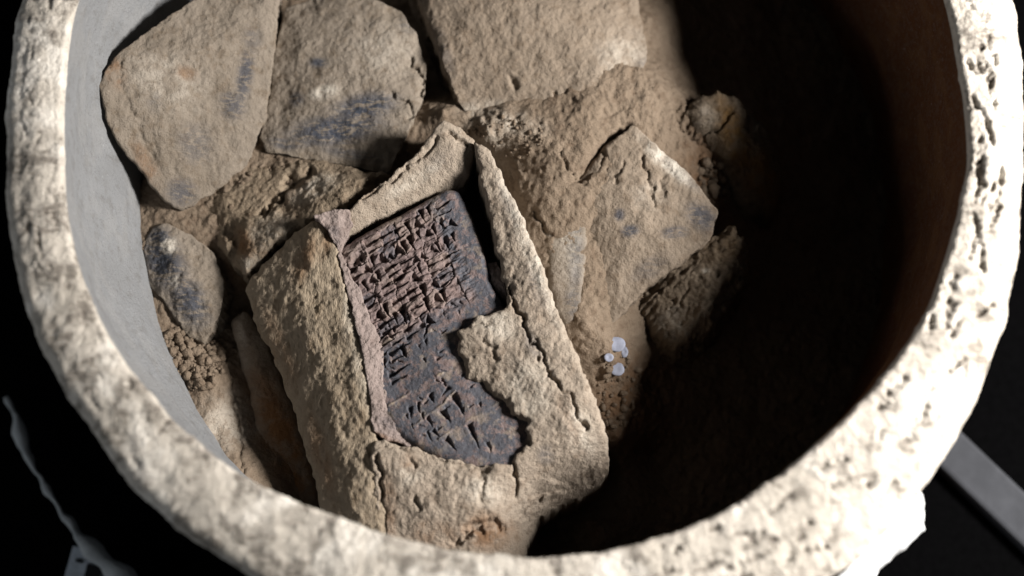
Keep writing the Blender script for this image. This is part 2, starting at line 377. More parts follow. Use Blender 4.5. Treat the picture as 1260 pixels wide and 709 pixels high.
# ------------------------------------------------------------------ irregular clay bodies
def slab(name, poly, mat, parent=None, step=.00052, bottom=-.105, edge_r=.006, edge_h=.005, dome=.002, amp=1.0, rag=.0008, grooves=None, stain=None, pale=None, rust=None,
         bulge=.002, seed=0, relief=None, smooth_outline=True, label=None, cat=None, group=None, low=.0012, mid=.0006, fine=.00032, chips=0, inner=None, skirt=.0014):
    """one closed body: traced outline with real height at each corner, rounded shoulders, rough top, flaring sides down into the soil"""
    p = np.array(poly, float)
    w3 = at(p[:, 0], p[:, 1], p[:, 2])
    ol = catmull(w3[:, :2], 14) if smooth_outline else catmull(w3[:, :2], 14, .15)
    # even spacing + ragged outline
    d = np.r_[0, np.cumsum(np.hypot(*np.diff(np.vstack([ol, ol[:1]]), axis=0).T))]
    n = max(40, int(d[-1] / .0011)); tt = np.linspace(0, d[-1], n, endpoint=False)
    cl = np.vstack([ol, ol[:1]]); ol = np.stack([np.interp(tt, d, cl[:, 0]), np.interp(tt, d, cl[:, 1])], 1)
    tg = np.roll(ol, -1, 0) - np.roll(ol, 1, 0); tg /= np.hypot(*tg.T)[:, None] + 1e-12
    area = np.sum(ol[:, 0] * np.roll(ol[:, 1], -1) - ol[:, 1] * np.roll(ol[:, 0], -1))
    nr = np.stack([tg[:, 1], -tg[:, 0]], 1) * (1 if area > 0 else -1)
    o3 = np.c_[ol, np.zeros(n)]
    ol = ol + nr * (rag * (fbm(o3, 130, 3, seed + 70) + .6 * fbm(o3, 420, 2, seed + 71)))[:, None]
    ctr = w3[:, :2].mean(0); c3 = w3; cz = p[:, 2]
    if inner is not None:
        ip = np.array(inner, float); c3 = np.vstack([w3, at(ip[:, 0], ip[:, 1], ip[:, 2])]); cz = np.r_[cz, ip[:, 2]]
    kern = lambda r: np.sqrt(r * r + .012 ** 2)
    nk = len(c3); A = np.zeros((nk + 3, nk + 3)); dxy = c3[:, None, :2] - c3[None, :, :2]
    A[:nk, :nk] = kern(np.hypot(dxy[..., 0], dxy[..., 1])) - .006 * np.eye(nk)
    A[:nk, nk:] = np.c_[np.ones(nk), (c3[:, :2] - ctr) * 10]; A[nk:, :nk] = A[:nk, nk:].T
    cf = np.linalg.solve(A, np.r_[cz, 0, 0, 0])
    def top(x, y):
        out = cf[nk] + cf[nk + 1] * (x - ctr[0]) * 10 + cf[nk + 2] * (y - ctr[1]) * 10
        for (qx, qy, _), c_ in zip(c3, cf[:nk]): out = out + c_ * kern(np.hypot(x - qx, y - qy))
        return out
    lo, hi = ol.min(0) - 2 * step, ol.max(0) + 2 * step
    xs = np.arange(lo[0], hi[0], step); ys = np.arange(lo[1], hi[1], step)
    X, Y = np.meshgrid(xs, ys); sh = X.shape; Q = np.stack([X.ravel(), Y.ravel()], 1)
    dist, cp, ix, ins = seg_dist(Q, ol)
    sd = np.where(ins, dist, -dist)
    snap = sd < .35 * step
    Q[snap] = cp[snap]
    idx = np.arange(len(Q)).reshape(sh)
    Fq = np.stack([idx[:-1, :-1], idx[:-1, 1:], idx[1:, 1:], idx[1:, :-1]], -1).reshape(-1, 4)
    Fq = Fq[(sd[Fq] > -.75 * step).all(1)]
    used = np.unique(Fq); remap = np.full(len(Q), -1); remap[used] = np.arange(len(used)); Fq = remap[Fq]
    Q, sd, ix = Q[used], np.clip(sd[used], 0, None), ix[used]
    z0 = top(Q[:, 0], Q[:, 1])
    P = np.c_[Q, z0 + H]
    px, py = proj(P)
    half = sd.max() + 1e-9
    er = edge_r * (1 + .6 * fbm(P, 60, 2, seed + 5))
    t = np.clip(1 - sd / np.maximum(er, 1e-4), 0, 1)
    z = z0 - edge_h * (1 - np.sqrt(np.clip(1 - t * t, 0, 1))) + dome * smooth(sd / half)
    rc = random.Random(seed + 1)
    for _ in range(chips):                                   # flat broken facets along the edge
        j = rc.randrange(n); hh_ = rc.uniform(.0012, .0042); ll = rc.uniform(.006, .020)
        z = np.minimum(z, z0 - hh_ + hh_ / ll * ((Q - ol[j]) @ -nr[j]) + rc.uniform(-.12, .12) * ((Q - ol[j]) @ tg[j]) + .0006 * fbm(P, 150, 2, seed + 3))
    z = z + amp * (low * fbm(P, 40, 3, seed + 11) + mid * fbm(P, 130, 5, seed + 12, .55) + fine * fbm(P, 560, 3, seed + 13, .6))
    z = z - groove_depth(px, py, P, grooves, seed + 30)
    if relief is not None: z = z + relief(px, py, P)
    P[:, 2] = z + H
    tint = np.stack([blots(px, py, stain), blots(px, py, pale), blots(px, py, rust)], 1)
    if relief is not None and hasattr(relief, 'tint'): tint = np.maximum(tint, relief.tint)
    # sides
    E = np.concatenate([Fq[:, [0, 1]], Fq[:, [1, 2]], Fq[:, [2, 3]], Fq[:, [3, 0]]])
    key = np.sort(E, 1); key = key[:, 0] * (len(P) + 1) + key[:, 1]
    u, first, cnt = np.unique(key, return_index=True, return_counts=True)
    BE = E[first[cnt == 1]]
    bv = np.unique(BE); bm = np.full(len(P), -1); bm[bv] = np.arange(len(bv))
    out = nr[ix[bv]]
    rows = 15; Vs = [P]; Ts = [tint]; base = P[bv]; faces = Fq.tolist(); prev = bv
    off = len(P)
    for j in range(1, rows + 1):
        f = (j / rows) ** 1.3
        q = base.copy(); q[:, 2] = base[:, 2] * (1 - f) + (bottom + H) * f
        lat = bulge * math.sin(min(1, f * 1.6) * math.pi / 2) + skirt * amp * fbm(q, 150, 4, seed + 15, .6) * min(1, f * 6)
        q[:, :2] += out * lat[:, None]
        cur = off + np.arange(len(bv))
        a, b = BE[:, 0], BE[:, 1]
        faces += np.stack([prev[bm[b]] if j > 1 else b, prev[bm[a]] if j > 1 else a, cur[bm[a]], cur[bm[b]]], 1).tolist()
        Vs.append(q); Ts.append(tint[bv]); prev = cur; off += len(bv)
    c = np.array([[*ctr, bottom + H]]); Vs.append(c); Ts.append(np.zeros((1, 3)))
    a, b = BE[:, 0], BE[:, 1]
    faces += np.stack([prev[bm[b]], prev[bm[a]], np.full(len(a), off)], 1).tolist()
    V = np.vstack(Vs)
    o = mesh_obj(name, V, faces, mat, parent, base=c[0], tint=np.vstack(Ts))
    if label: tag(o, label, cat, group)
    return o

GRP = 'dusty slabs packed in the jar'
slab('clay_slab', [(118,100,-.040),(133,72,-.040),(170,40,-.044),(205,15,-.047),(240,-8,-.050),(300,-30,-.054),(343,-15,-.058),(338,40,-.060),(331,95,-.062),(323,140,-.064),(300,200,-.071),(255,238,-.074),(222,257,-.074),(200,246,-.070),(175,212,-.062),(148,182,-.054),(128,145,-.045)],
     M['slab'], edge_r=.005, edge_h=.004, dome=.0015, seed=100, bulge=-.004, chips=9, smooth_outline=False,
     grooves=[([(205, 78), (225, 88), (238, 98)], 9, .0012, 8), ([(140,75),(150,110),(185,190)], 5, .0008, 10)],
     stain=[(300, 90, 12, 42, 10, .8), (285, 125, 20, 22, 0, .7), (240, 175, 26, 30, 0, .45), (222, 235, 22, 20, 0, .7), (190, 125, 12, 14, 0, .3), (310,45,14,20,0,.4)], pale=[(205, 100, 60, 40, 30, .35)], rust=[(140, 85, 14, 26, -20, .8), (180, 200, 12, 34, -30, .6), (230, 90, 18, 10, 20, .5)],
     label='large rounded brown slab resting against the grey jar wall', cat='slab', group=GRP)
slab('clay_slab', [(352,8,-.072),(400,-12,-.069),(450,-8,-.068),(492,10,-.069),(512,40,-.070),(524,80,-.071),(520,115,-.069),(500,165,-.068),(475,208,-.069),(430,200,-.071),(370,192,-.073),(326,184,-.074),(319,165,-.0735),(330,120,-.072),(336,60,-.071)],
     M['slab'], edge_r=.004, edge_h=.003, dome=.001, seed=200, bulge=-.002, chips=8, smooth_outline=False,
     grooves=[([(505, 75), (522, 95), (517, 118)], 2.2, .0022, 8), ([(480,115),(500,125),(505,140)], 2, .0014, 8)],
     stain=[(412, 158, 72, 22, -9, 1.0), (448, 132, 50, 20, -14, 1.0), (392, 78, 14, 8, 0, .9), (365, 122, 12, 12, 0, .6), (350,175,26,9,8,.7), (430, 185, 50, 8, 8, .6), (500,30,14,14,0,.4)], pale=[(400, 115, 22, 10, -10, .8), (470, 60, 46, 40, 0, .3)],
     label='grey-brown slab with dark blue smears above the tablet case', cat='slab', group=GRP)
slab('clay_slab', [(500,-30,-.070),(520,15,-.068),(540,65,-.066),(562,118,-.066),(580,138,-.066),(640,141,-.066),(680,130,-.065),(700,126,-.065),(745,112,-.066),(788,92,-.068),(797,60,-.070),(788,10,-.071),(775,-40,-.070),(640,-70,-.062),(550,-60,-.066)],
     M['slab_warm'], edge_r=.006, edge_h=.004, dome=.003, chips=7, smooth_outline=False, seed=300, bulge=0, low=.0012, mid=.0007,
     grooves=[([(683, 112), (687, 126)], 4, .0025, 2), ([(628,92),(634,104)], 3, .0015, 3)], stain=[(700, 128, 30, 8, -8, .4), (790, 80, 12, 24, 20, .4), (545,60,10,40,-20,.35)], pale=[(770, 70, 40, 40, 0, .4), (600, 130, 40, 14, 0, .5)], rust=[(525,60,10,50,-22,.4)],
     label='big smooth tan slab, flat-topped, beside the dark hollow', cat='slab', group=GRP)
slab('clay_slab', [(712,222,-.0715),(742,180,-.069),(780,152,-.064),(812,176,-.063),(850,207,-.064),(887,254,-.067),(874,292,-.071),(835,325,-.075),(795,355,-.078),(760,392,-.079),(735,405,-.079),(716,382,-.078),(718,300,-.0745)],
     M['slab_warm'], edge_r=.004, edge_h=.003, dome=.001, chips=5, smooth_outline=False, seed=400, bulge=-.001, amp=.9,
     grooves=[([(790, 190), (800, 225), (806, 250)], 2.5, .0016, 8), ([(742,190),(745,215)], 2.5, .0014, 8), ([(765,205),(758,225)], 2.5, .001, 8), ([(820,215),(812,240)], 3, .0012, 8)],
     stain=[(865, 262, 26, 20, 40, .8), (830, 285, 22, 10, -10, .7), (775, 285, 14, 9, -10, .9), (762, 265, 8, 10, 0, .8), (800,330,30,14,-30,.4), (835, 205, 42, 9, 42, .45)], pale=[(822, 195, 50, 14, 42, .9), (800, 240, 26, 20, 0, .3)],
     label='tan slab with one raised pale pointed edge facing the dark hollow', cat='slab', group=GRP)
slab('clay_slab', [(668,240,-.0735),(690,220,-.0728),(718,222,-.0724),(723,290,-.0738),(719,345,-.0748),(712,392,-.0762),(694,398,-.0772),(680,375,-.0768),(672,310,-.0758)],
     M['slab'], edge_r=.004, edge_h=.0022, dome=.0004, seed=500, bulge=.001, amp=.6, bottom=-.095,
     stain=[(700, 245, 20, 26, 0, .8), (708, 310, 12, 60, 0, .6), (705, 370, 12, 30, 0, .5)], pale=[(700, 300, 20, 60, 0, .3)],
     label='narrow bluish slab almost buried in soil beside the tablet case', cat='slab', group=GRP)
slab('clay_slab', [(175,296,-.077),(186,277,-.077),(205,275,-.077),(232,286,-.077),(260,308,-.078),(274,345,-.079),(268,388,-.080),(248,420,-.081),(228,408,-.080),(203,373,-.079),(180,345,-.078)],
     M['slab'], edge_r=.004, edge_h=.0022, dome=.0002, chips=8, smooth_outline=False, amp=1.4, seed=600, bulge=.001,
     stain=[(200, 320, 30, 50, -30, .95), (232, 370, 26, 40, -30, .9), (195, 292, 20, 16, 0, 1)], pale=[(208, 300, 12, 14, 0, .9), (215, 345, 8, 10, 0, .7)],
     label='small blue-grey slab half sunk in soil by the jar wall', cat='slab', group=GRP)
slab('clay_slab', [(285,402,-.090),(290,386,-.088),(302,380,-.087),(322,410,-.090),(342,455,-.094),(364,510,-.098),(384,570,-.100),(396,640,-.102),(372,640,-.102),(338,600,-.098),(318,545,-.094),(305,480,-.090)],
     M['slab_warm'], edge_r=.005, edge_h=.003, dome=.001, seed=700, bulge=.001, bottom=-.125,
     rust=[(350, 540, 30, 110, -22, 1), (365, 600, 30, 60, -15, 1)], pale=[(297, 420, 8, 40, -10, .3)],
     label='narrow upright slab in shadow along the tablet case', cat='slab', group=GRP)
slab('earth_clod', [(218,262,-.083),(245,236,-.081),(285,198,-.080),(330,196,-.080),(395,194,-.073),(440,205,-.070),(478,212,-.068),(455,232,-.0655),(425,254,-.064),(385,266,-.0645),(340,300,-.068),(302,336,-.073),(286,322,-.077),(262,292,-.083),(235,275,-.084)],
     M['clod'], edge_r=.006, edge_h=.004, dome=.001, seed=800, bulge=.0, amp=1.0, rag=.0016, low=.003, mid=.0010, fine=.0005,
     grooves=[([(385, 212), (362, 222), (345, 240), (325, 262)], 6, .0032, 8), ([(282, 285), (292, 300), (285, 318)], 7, .0035, 6), ([(335,205),(342,198)], 3, .002, 4), ([(445,232),(465,222)], 4, .0022, 8)],
     pale=[(385, 232, 40, 16, -20, .7), (335, 285, 30, 24, -30, .5), (310,325,14,14,0,.6)], rust=[(300, 300, 14, 24, -20, .7), (365,235,12,30,40,.3)],
     label='lumpy brown clod of earth wedged between slabs and tablet case', cat='clod')
def laminae(px, py, P):
    u = (px * .55 + py * .83); v = (px * .83 - py * .55)
    w = u + 22 * fbm(P, 70, 4, 910, .6) + .12 * v
    return .0018 * (np.abs(((w / 15) % 1) - .5) * 2 - .5) * (1 + 1.5 * fbm(P, 50, 2, 921)) + .003 * np.maximum(0, fbm(P, 110, 3, 915)) - .004 * np.maximum(0, fbm(P, 90, 3, 917) - .05)
slab('burnt_lump', [(785,372,-.087),(806,345,-.084),(836,315,-.080),(868,292,-.077),(902,276,-.076),(925,300,-.078),(922,335,-.082),(896,378,-.086),(866,412,-.091),(832,428,-.092),(806,408,-.090)],
     M['sooty'], edge_r=.008, edge_h=.006, dome=.002, seed=900, amp=1.6, rag=.002, relief=laminae, bottom=-.13, rust=[(890, 300, 40, 30, -30, .35)], pale=[(868, 335, 6, 4, 0, .9), (825,395,24,20,0,.35)],
     label='dark layered lump at the lip of the black hollow', cat='lump')
slab('earth_lump', [(838,140,-.074),(856,116,-.071),(884,108,-.071),(916,118,-.073),(946,152,-.078),(966,205,-.086),(956,255,-.094),(918,262,-.096),(893,232,-.094),(880,205,-.088),(856,172,-.082)],
     M['sooty'], edge_r=.010, edge_h=.007, dome=.002, seed=950, amp=1.4, rag=.0016, bottom=-.14,
     grooves=[([(848,162),(866,168),(888,158),(900,140)], 2.5, .003, 8), ([(866,168),(872,190),(862,200)], 3, .003, 8), ([(872,190),(892,200)], 3, .003, 8)], rust=[(905, 170, 22, 70, -20, 1), (940, 220, 30, 50, -20, 1)], pale=[(868, 145, 16, 18, 0, .25)],
     label='cracked yellowish lump of earth fading into the dark hollow', cat='lump')

# ------------------------------------------------------------------ the tablet and its broken clay case
E1 = np.array([.882, -.470]); V1 = np.array([.352, .936]); O1 = np.array([418.0, 312.0])
def wedge_list():
    rng = random.Random(11); W_ = []
    for k in range(9):
        row = O1 + V1 * (9 + k * 19.5)
        a = 4.0 if k > 0 else 34
        end = (148, 146, 144, 138, 126, 104, 84, 40, 26)[k]
        while a < end:
            t = rng.random(); p = row + E1 * a + V1 * rng.uniform(-3, 3); big = rng.uniform(.8, 1.3)
            if t < .36: W_.append((p - V1 * 7, V1, 17 * big, 8.5 * big, .0017 * big)); a += rng.uniform(9, 12)
            elif t < .72:
                W_.append((p - V1 * 4, E1, 26 * big, 8 * big, .0016 * big)); W_.append((p + V1 * 5.5, E1, 20 * big, 7, .0014)); a += rng.uniform(16, 23)
            else: W_.append((p, (E1 + V1) / 1.3, 12 * big, 11 * big, .0018 * big)); a += rng.uniform(10, 14)
    for k in range(46):                                      # worn shallow marks over the rest of the face
        p = O1 + E1 * rng.uniform(6, 120) + V1 * rng.uniform(120, 255)
        W_.append((p, rng.choice((V1, E1, (E1 + V1) / 1.3)), rng.uniform(6, 14), rng.uniform(3, 6), rng.uniform(.0003, .0009)))
    # the strokes lower down, one by one
    for (x, y) in ((452, 402), (455, 408), (458, 414), (461, 420)): W_.append((np.array((x + 17.0, y - 9.0)), -E1, 20, 3.6, .0010))
    for (x, y, dx, dy, l, w, d) in ((497, 388, .3, .95, 14, 6, .0012), (484, 402, .3, .95, 10, 5, .0010), (528, 396, -.3, .95, 22, 6, .0012), (505, 502, .15, 1, 12, 5, .0013), (514, 496, .15, 1, 12, 5, .0013), (519, 508, .1, 1, 9, 5, .001), (530, 486, .4, .92, 12, 7, .0014), (526, 515, .5, .87, 11, 6, .0011),
        (545, 505, .5, .87, 16, 10, .0017), (558, 486, .45, .9, 26, 9, .0018), (552, 478, -.6, .8, 14, 5, .001), (577, 522, .4, .92, 30, 9, .0018), (548, 540, .7, .7, 18, 8, .0014), (533, 530, .7, .7, 10, 6, .0011), (600, 545, .3, .95, 12, 5, .0008), (520, 440, .5, .87, 8, 4, .0006)):
        v = np.array((dx, dy)); W_.append((np.array((x, y), float), v / np.hypot(*v), l * 1.15, w * 1.25, d * 1.1))
    return W_
def tablet_relief(px, py, P):
    Q = np.stack([px, py], 1)
    a = (Q - O1) @ np.linalg.inv(np.stack([E1, V1])).astype(float)      # coordinates along row / down the face
    u, v = a[:, 0], a[:, 1]
    wx = px + 2.2 * fbm(P, 300, 2, 3); wy = py + 2.2 * fbm(P, 300, 2, 4); Qw = np.stack([wx, wy], 1)
    dep = np.zeros(len(px))
    for (p, d, ln, wd, dp) in wedge_list():
        m = (np.abs(px - p[0]) < 34) & (np.abs(py - p[1]) < 34)
        r = Qw[m] - p; s = r @ d; t = r @ np.array([-d[1], d[0]])
        f = np.clip(1 - s / ln, 0, 1); wloc = wd * .5 * f
        g = np.clip(1 - np.abs(t) / np.maximum(wloc, .3), 0, 1) * f ** .6 * np.clip(s / 1.2 + 1, 0, 1) * (s > -1.2)
        dep[m] = np.maximum(dep[m], dp * np.minimum(g * 1.6, 1))
    # upper face: worn blocks standing proud between the strokes
    up = smooth((140 - v) / 22) * smooth((146 - u) / 10) * smooth((u + 6) / 6) * smooth((v + 6) / 8)
    cu, cv = u + 3 * fbm(P, 160, 2, 31), v + 3 * fbm(P, 160, 2, 32)
    best = np.full(len(px), 1e9); second = best.copy(); hh = np.zeros(len(px)); gx, gy = np.floor(cu / 25).astype(int), np.floor(cv / 19.5).astype(int)
    for dx in (-1, 0, 1):
        for dy in (-1, 0, 1):
            h = _hash(gx + dx, gy + dy, gx * 0, 5)
            qx, qy = (gx + dx + .5 + .75 * ((h & 255) / 255.0 - .5)) * 25, (gy + dy + .5 + .45 * (((h >> 8) & 255) / 255.0 - .5)) * 19.5
            dd = np.maximum(np.abs(cu - qx), 1.15 * np.abs(cv - qy)) + .25 * (np.abs(cu - qx) + np.abs(cv - qy)); m = dd < best
            second = np.where(m, best, np.minimum(second, dd)); best = np.where(m, dd, best); hh = np.where(m, ((h >> 16) & 1023) / 1023.0, hh)
    seam = (second - best) * (.4 + 1.6 * hh)
    blocks = up * ((hh - .5) * .0012 - .0005 * np.exp(-(seam / 1.6) ** 2) + .0010 * fbm(np.stack([u * .00016, v * .00042, 0 * u], 1), 330, 3, 8, .55))
    # ruling lines: thin ridges
    rid = np.zeros(len(px))
    for ln in ([(478, 500), (512, 478), (545, 460)], [(507, 525), (540, 502), (560, 482)], [(540, 540), (575, 518), (610, 498), (632, 488)], [(455, 432), (480, 418)]):
        rid = np.maximum(rid, .0006 * np.exp(-(seg_dist(Qw, np.array(ln, float), False)[0] / 1.5) ** 2) * np.clip(.5 + 2.2 * fbm(P, 90, 3, 19), 0, 1))
    corner = .004 * blots(px, py, [(437, 325, 22, 14, -30, 1)]) * (fbm(P, 200, 3, 77))
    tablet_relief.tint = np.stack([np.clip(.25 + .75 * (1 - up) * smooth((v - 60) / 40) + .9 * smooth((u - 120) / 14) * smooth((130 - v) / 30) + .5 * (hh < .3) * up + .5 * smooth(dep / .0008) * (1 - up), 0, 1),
                                   np.clip(rid / .0006, 0, 1) * .8 + .25 * up * (hh > .7) + .55 * smooth((fbm(P, 150, 4, 41, .6) - .12) * 4) * (1 - up), 0 * px], 1)
    return blocks - 1.25 * dep + rid + corner
tab = slab('cuneiform_tablet', [(414,312,-.0625),(440,290,-.062),(500,258,-.061),(548,232,-.060),(566,236,-.0605),(582,270,-.061),(597,312,-.060),(606,350,-.0588),(640,410,-.0572),(665,470,-.0568),(668,540,-.0568),(640,572,-.0575),(585,576,-.0580),(535,562,-.0585),(482,528,-.0590),(455,470,-.0605),(440,400,-.062),(424,350,-.0625)],
     M['tablet'], step=.00026, edge_r=.004, edge_h=.003, dome=.0012, seed=1000, amp=.45, rag=.0003, bulge=-.001, bottom=-.09, relief=tablet_relief, smooth_outline=True, fine=.0003,
     label='dark mauve clay tablet inscribed with rows of wedge-shaped signs', cat='tablet')

case = empty('tablet_case', at(520, 420, -.10), 'pale broken clay case lying open around the inscribed tablet', 'clay case')
slab('side_wall', [(302,352,-.074),(318,328,-.071),(350,298,-.067),(384,268,-.062),(404,280,-.060),(416,310,-.0595),(427,350,-.059),(442,410,-.0585),(455,465,-.058),(462,520,-.058),(468,590,-.059),(476,662,-.062),(440,672,-.066),(402,648,-.070),(386,590,-.072),(366,520,-.073),(340,450,-.074),(316,400,-.0745)],
     M['side'], case, edge_r=.005, edge_h=.0035, dome=.0025, seed=1100, bottom=-.125, bulge=-.004, amp=1.0, rag=.001, low=.0018, mid=.0010, fine=.0004,
     rust=[(375, 320, 14, 40, 20, .6), (345, 430, 14, 60, -20, .5), (395, 560, 14, 70, -15, .5), (400,300,10,26,10,.6)], pale=[(440, 420, 16, 90, -12, .45)])
slab('broken_edge', [(386,266,-0.0583),(408,258,-0.0573),(428,257,-0.0573),(434,276,-0.0610),(424,296,-0.0620),(421,314,-0.0625),(432,340,-0.0622),(446,364,-0.0618),(458,394,-0.0613),(470,426,-0.0605),(474,448,-0.0605),(473,472,-0.0605),(480,500,-0.0605),(498,522,-0.0610),(528,540,-0.0615),(512,548,-0.0598),(478,542,-0.0598),(460,530,-0.0588),(456,500,-0.0583),(450,455,-0.0583),(438,400,-0.0583),(424,345,-0.0583),(412,302,-0.0588),(402,284,-0.0588)],
     M['mauve'], case, step=.0004, edge_r=.0005, edge_h=.0003, dome=.0, seed=1200, bottom=-.1, bulge=-.0005, amp=1.0, low=.001, mid=.0011, fine=.0005, rag=.0010, smooth_outline=False,
     stain=[(412, 290, 8, 20, 0, .35), (478, 520, 20, 10, 30, .35)], rust=[(470, 537, 24, 4, 18, .8)], label='mauve fractured edge of the clay case')
slab('end_wall', [(424,258,-.0580),(452,236,-.0565),(482,212,-.055),(512,188,-.054),(530,164,-.053),(545,149,-.053),(566,156,-.053),(584,170,-.053),(583,190,-.056),(572,222,-.062),(560,234,-.064),(540,236,-.064),(500,254,-.066),(458,276,-.0675),(430,292,-.068),(416,300,-.066)],
     M['crust'], case, edge_r=.003, edge_h=.002, dome=.001, seed=1300, bottom=-.1, bulge=-.001, amp=.9, rag=.0008,
     grooves=[([(446, 243), (480, 222), (520, 192), (540, 168)], 3, .0016, 5), ([(553,165),(566,172),(578,178)], 2.2, .002, 4)], stain=[(540, 200, 24, 14, -30, .25)], rust=[(505, 182, 26, 8, -40, .7), (450, 240, 20, 6, -35, .4)], pale=[(505, 225, 50, 10, -32, .5)])
def crumble(px, py, P):                                      # the lower corner has crumbled away
    k = blots(px, py, [(725, 590, 40, 22, -25, 1), (680, 610, 50, 24, -15, 1), (655, 630, 24, 40, 10, 1)])
    return k * (.0030 * fbm(P, 130, 4, 3301, .6) + .0016 * fbm(P, 320, 3, 3305, ridged=True) * .6)
slab('broken_shell', [(583,173,-.052),(597,178,-.0515),(612,202,-.052),(636,252,-.052),(662,314,-.0515),(690,388,-.051),(716,452,-.0515),(744,522,-.054),(749,550,-.060),(748,578,-.072),(738,600,-.084),(712,616,-.090),(684,628,-.092),(664,642,-.092),(654,662,-.088),(648,680,-.080),(640,698,-.069),(600,708,-.070),(540,708,-.069),(478,694,-.067),(464,640,-.063),(458,590,-.0595),(456,548,-.0580),(472,538,-.0578),(486,545,-.0578),(510,551,-.0575),(545,562,-.057),(590,573,-.0565),(628,571,-.056),(634,560,-.0555),(652,546,-.0548),(646,530,-.0550),(650,518,-.0542),(630,508,-.0545),(620,494,-.0540),(606,486,-.0548),(594,468,-.0540),(576,464,-.0548),(569,440,-.0548),(561,428,-.0542),(566,416,-.054),(562,408,-.0545),(578,401,-.0535),(586,390,-.054),(600,388,-.053),(622,376,-.0535),(623,352,-.0545),(614,320,-.055),(604,270,-.0545),(592,222,-.0535)],
     M['crust'], case, edge_r=.0028, edge_h=.0018, dome=.0012, seed=1500, relief=crumble, skirt=.0005, bottom=-.135, bulge=.001, amp=.85, rag=.0013, smooth_outline=False, low=.0016, mid=.0009, fine=.0005, inner=[(660,440,-.051),(640,500,-.0525),(690,540,-.055),(728,548,-.056),(720,566,-.060),(695,576,-.061),(668,586,-.062),(645,596,-.063),(634,620,-.064),(634,650,-.068),(705,598,-.075),(680,608,-.076),(540,600,-.0585),(590,630,-.061),(520,650,-.063)],
     grooves=[([(628,352),(640,386),(660,428),(676,462),(702,490),(722,530)], 2.2, .0030, 7), ([(632,572),(636,590),(633,612)], 2.6, .0030, 4), ([(462,560),(468,590),(473,640),(474,690)], 2.4, .0030, 5), ([(640,514),(650,532),(650,548)], 2.2, .0022, 6), ([(600,420),(612,440)], 3, .0013, 8), ([(585,402),(600,398)], 3, .001, 6), ([(510,612),(516,626)], 2.5, .0018, 4), ([(580,652),(600,640),(618,650)], 5, .0035, 9), ([(560,672),(575,660)], 4, .0025, 8), ([(505,565),(510,578)], 3, .0012, 4), ([(475,548),(505,556),(545,568),(600,580)], 3, .0012, 4), ([(596,575),(592,620)], 3, .0012, 8)],
     stain=[(625, 250, 10, 40, -22, .35), (660, 350, 12, 30, -20, .35), (655, 425, 12, 24, -25, .45), (672, 560, 14, 14, 0, .5), (640,530,16,12,0,.4)],
     pale=[(650, 300, 12, 130, -21, .7), (610, 400, 30, 24, 20, .6), (650, 480, 34, 44, 0, .5), (715, 530, 20, 40, -20, .5), (595, 605, 30, 24, 0, .5), (500, 585, 24, 18, 0, .4)],
     rust=[(600, 655, 40, 26, 0, .8), (505, 570, 14, 14, 0, .6), (478,630,12,60,0,.5), (540,660,40,20,10,.5), (700,520,8,40,-25,.35)], label='broad cracked shell of the clay case over the lower tablet')
slab('inner_flake', [(545,424,-.0575),(556,418,-.0560),(566,434,-.0555),(564,450,-.0565),(556,462,-.0585),(546,446,-.0585)],
     M['tablet'], case, step=.0003, edge_r=.0008, edge_h=.0006, dome=.0001, seed=1700, bottom=-.075, bulge=0, amp=.9, rag=.0006, smooth_outline=False, chips=4, rust=[(555, 440, 30, 40, 0, .7)], label='reddish loose flake of the clay case')
slab('inner_flake', [(601,322,-.0585),(612,318,-.0575),(622,345,-.057),(626,368,-.057),(617,362,-.058),(604,344,-.0585)],
     M['mauve'], case, step=.0003, edge_r=.0015, edge_h=.001, dome=.0001, smooth_outline=False, chips=4, seed=1750, bottom=-.08, bulge=0, amp=1, rag=.0008, label='small mauve flake beside the tablet corner')

# ------------------------------------------------------------------ small loose things
def pebble(seed, n1=14, n2=9, lump=.35):
    v = []; f = []
    for i in range(n2 + 1):
        for j in range(n1):
            a, b = math.pi * i / n2, 2 * math.pi * j / n1
            v.append((math.sin(a) * math.cos(b), math.sin(a) * math.sin(b), math.cos(a)))
    v = np.array(v); v = v * (1 + lump * fbm(v, 1.3, 2, seed))[:, None]
    f = [(i * n1 + j, (i + 1) * n1 + j, (i + 1) * n1 + (j + 1) % n1, i * n1 + (j + 1) % n1) for i in range(n2) for j in range(n1)]
    return v, f
def soil_top(px, py):
    z = -.085
    for _ in range(6):
        w = at(px, py, z); z = float(SOILZ[min(nx - 1, max(0, int(round((w[1] + .176) / .00062)))), min(nx - 1, max(0, int(round((w[0] + .176) / .00062))))])
    return at(px, py, z)
# crumbs, too small to pick apart
rng = random.Random(3); V, F, n0 = [], [], 0
for (cx, cy, rx, ry, num, smin, smax) in ((238, 445, 38, 38, 240, .0006, .0024), (225, 420, 26, 16, 60, .0006, .002), (880, 225, 22, 34, 90, .0006, .0022), (350, 245, 80, 40, 130, .0004, .0013), (620, 170, 50, 26, 90, .0004, .0011), (760, 480, 30, 50, 70, .0005, .0018), (165, 330, 12, 70, 50, .0004, .0011), (500, 180, 16, 10, 20, .0004, .001)):
    for q in range(num):
        a = rng.uniform(0, 6.283); r = math.sqrt(rng.random())
        p = soil_top(cx + rx * r * math.cos(a), cy + ry * r * math.sin(a))
        s = smin + (smax - smin) * rng.random() ** 2.5
        v, f = pebble(rng.randrange(999), 7, 5)
        v = v * np.array([s * rng.uniform(.7, 1.3), s * rng.uniform(.7, 1.3), s * .8]) + p + np.array([0, 0, s * .4])
        V.append(v); F += [tuple(i + n0 for i in g_) for g_ in f]; n0 += len(v)
cr = mesh_obj('soil_crumbs', np.vstack(V), F, M['soil'], tint=np.zeros((n0, 3)))
tag(cr, 'loose crumbs of dry soil scattered over the fill', kind='stuff')
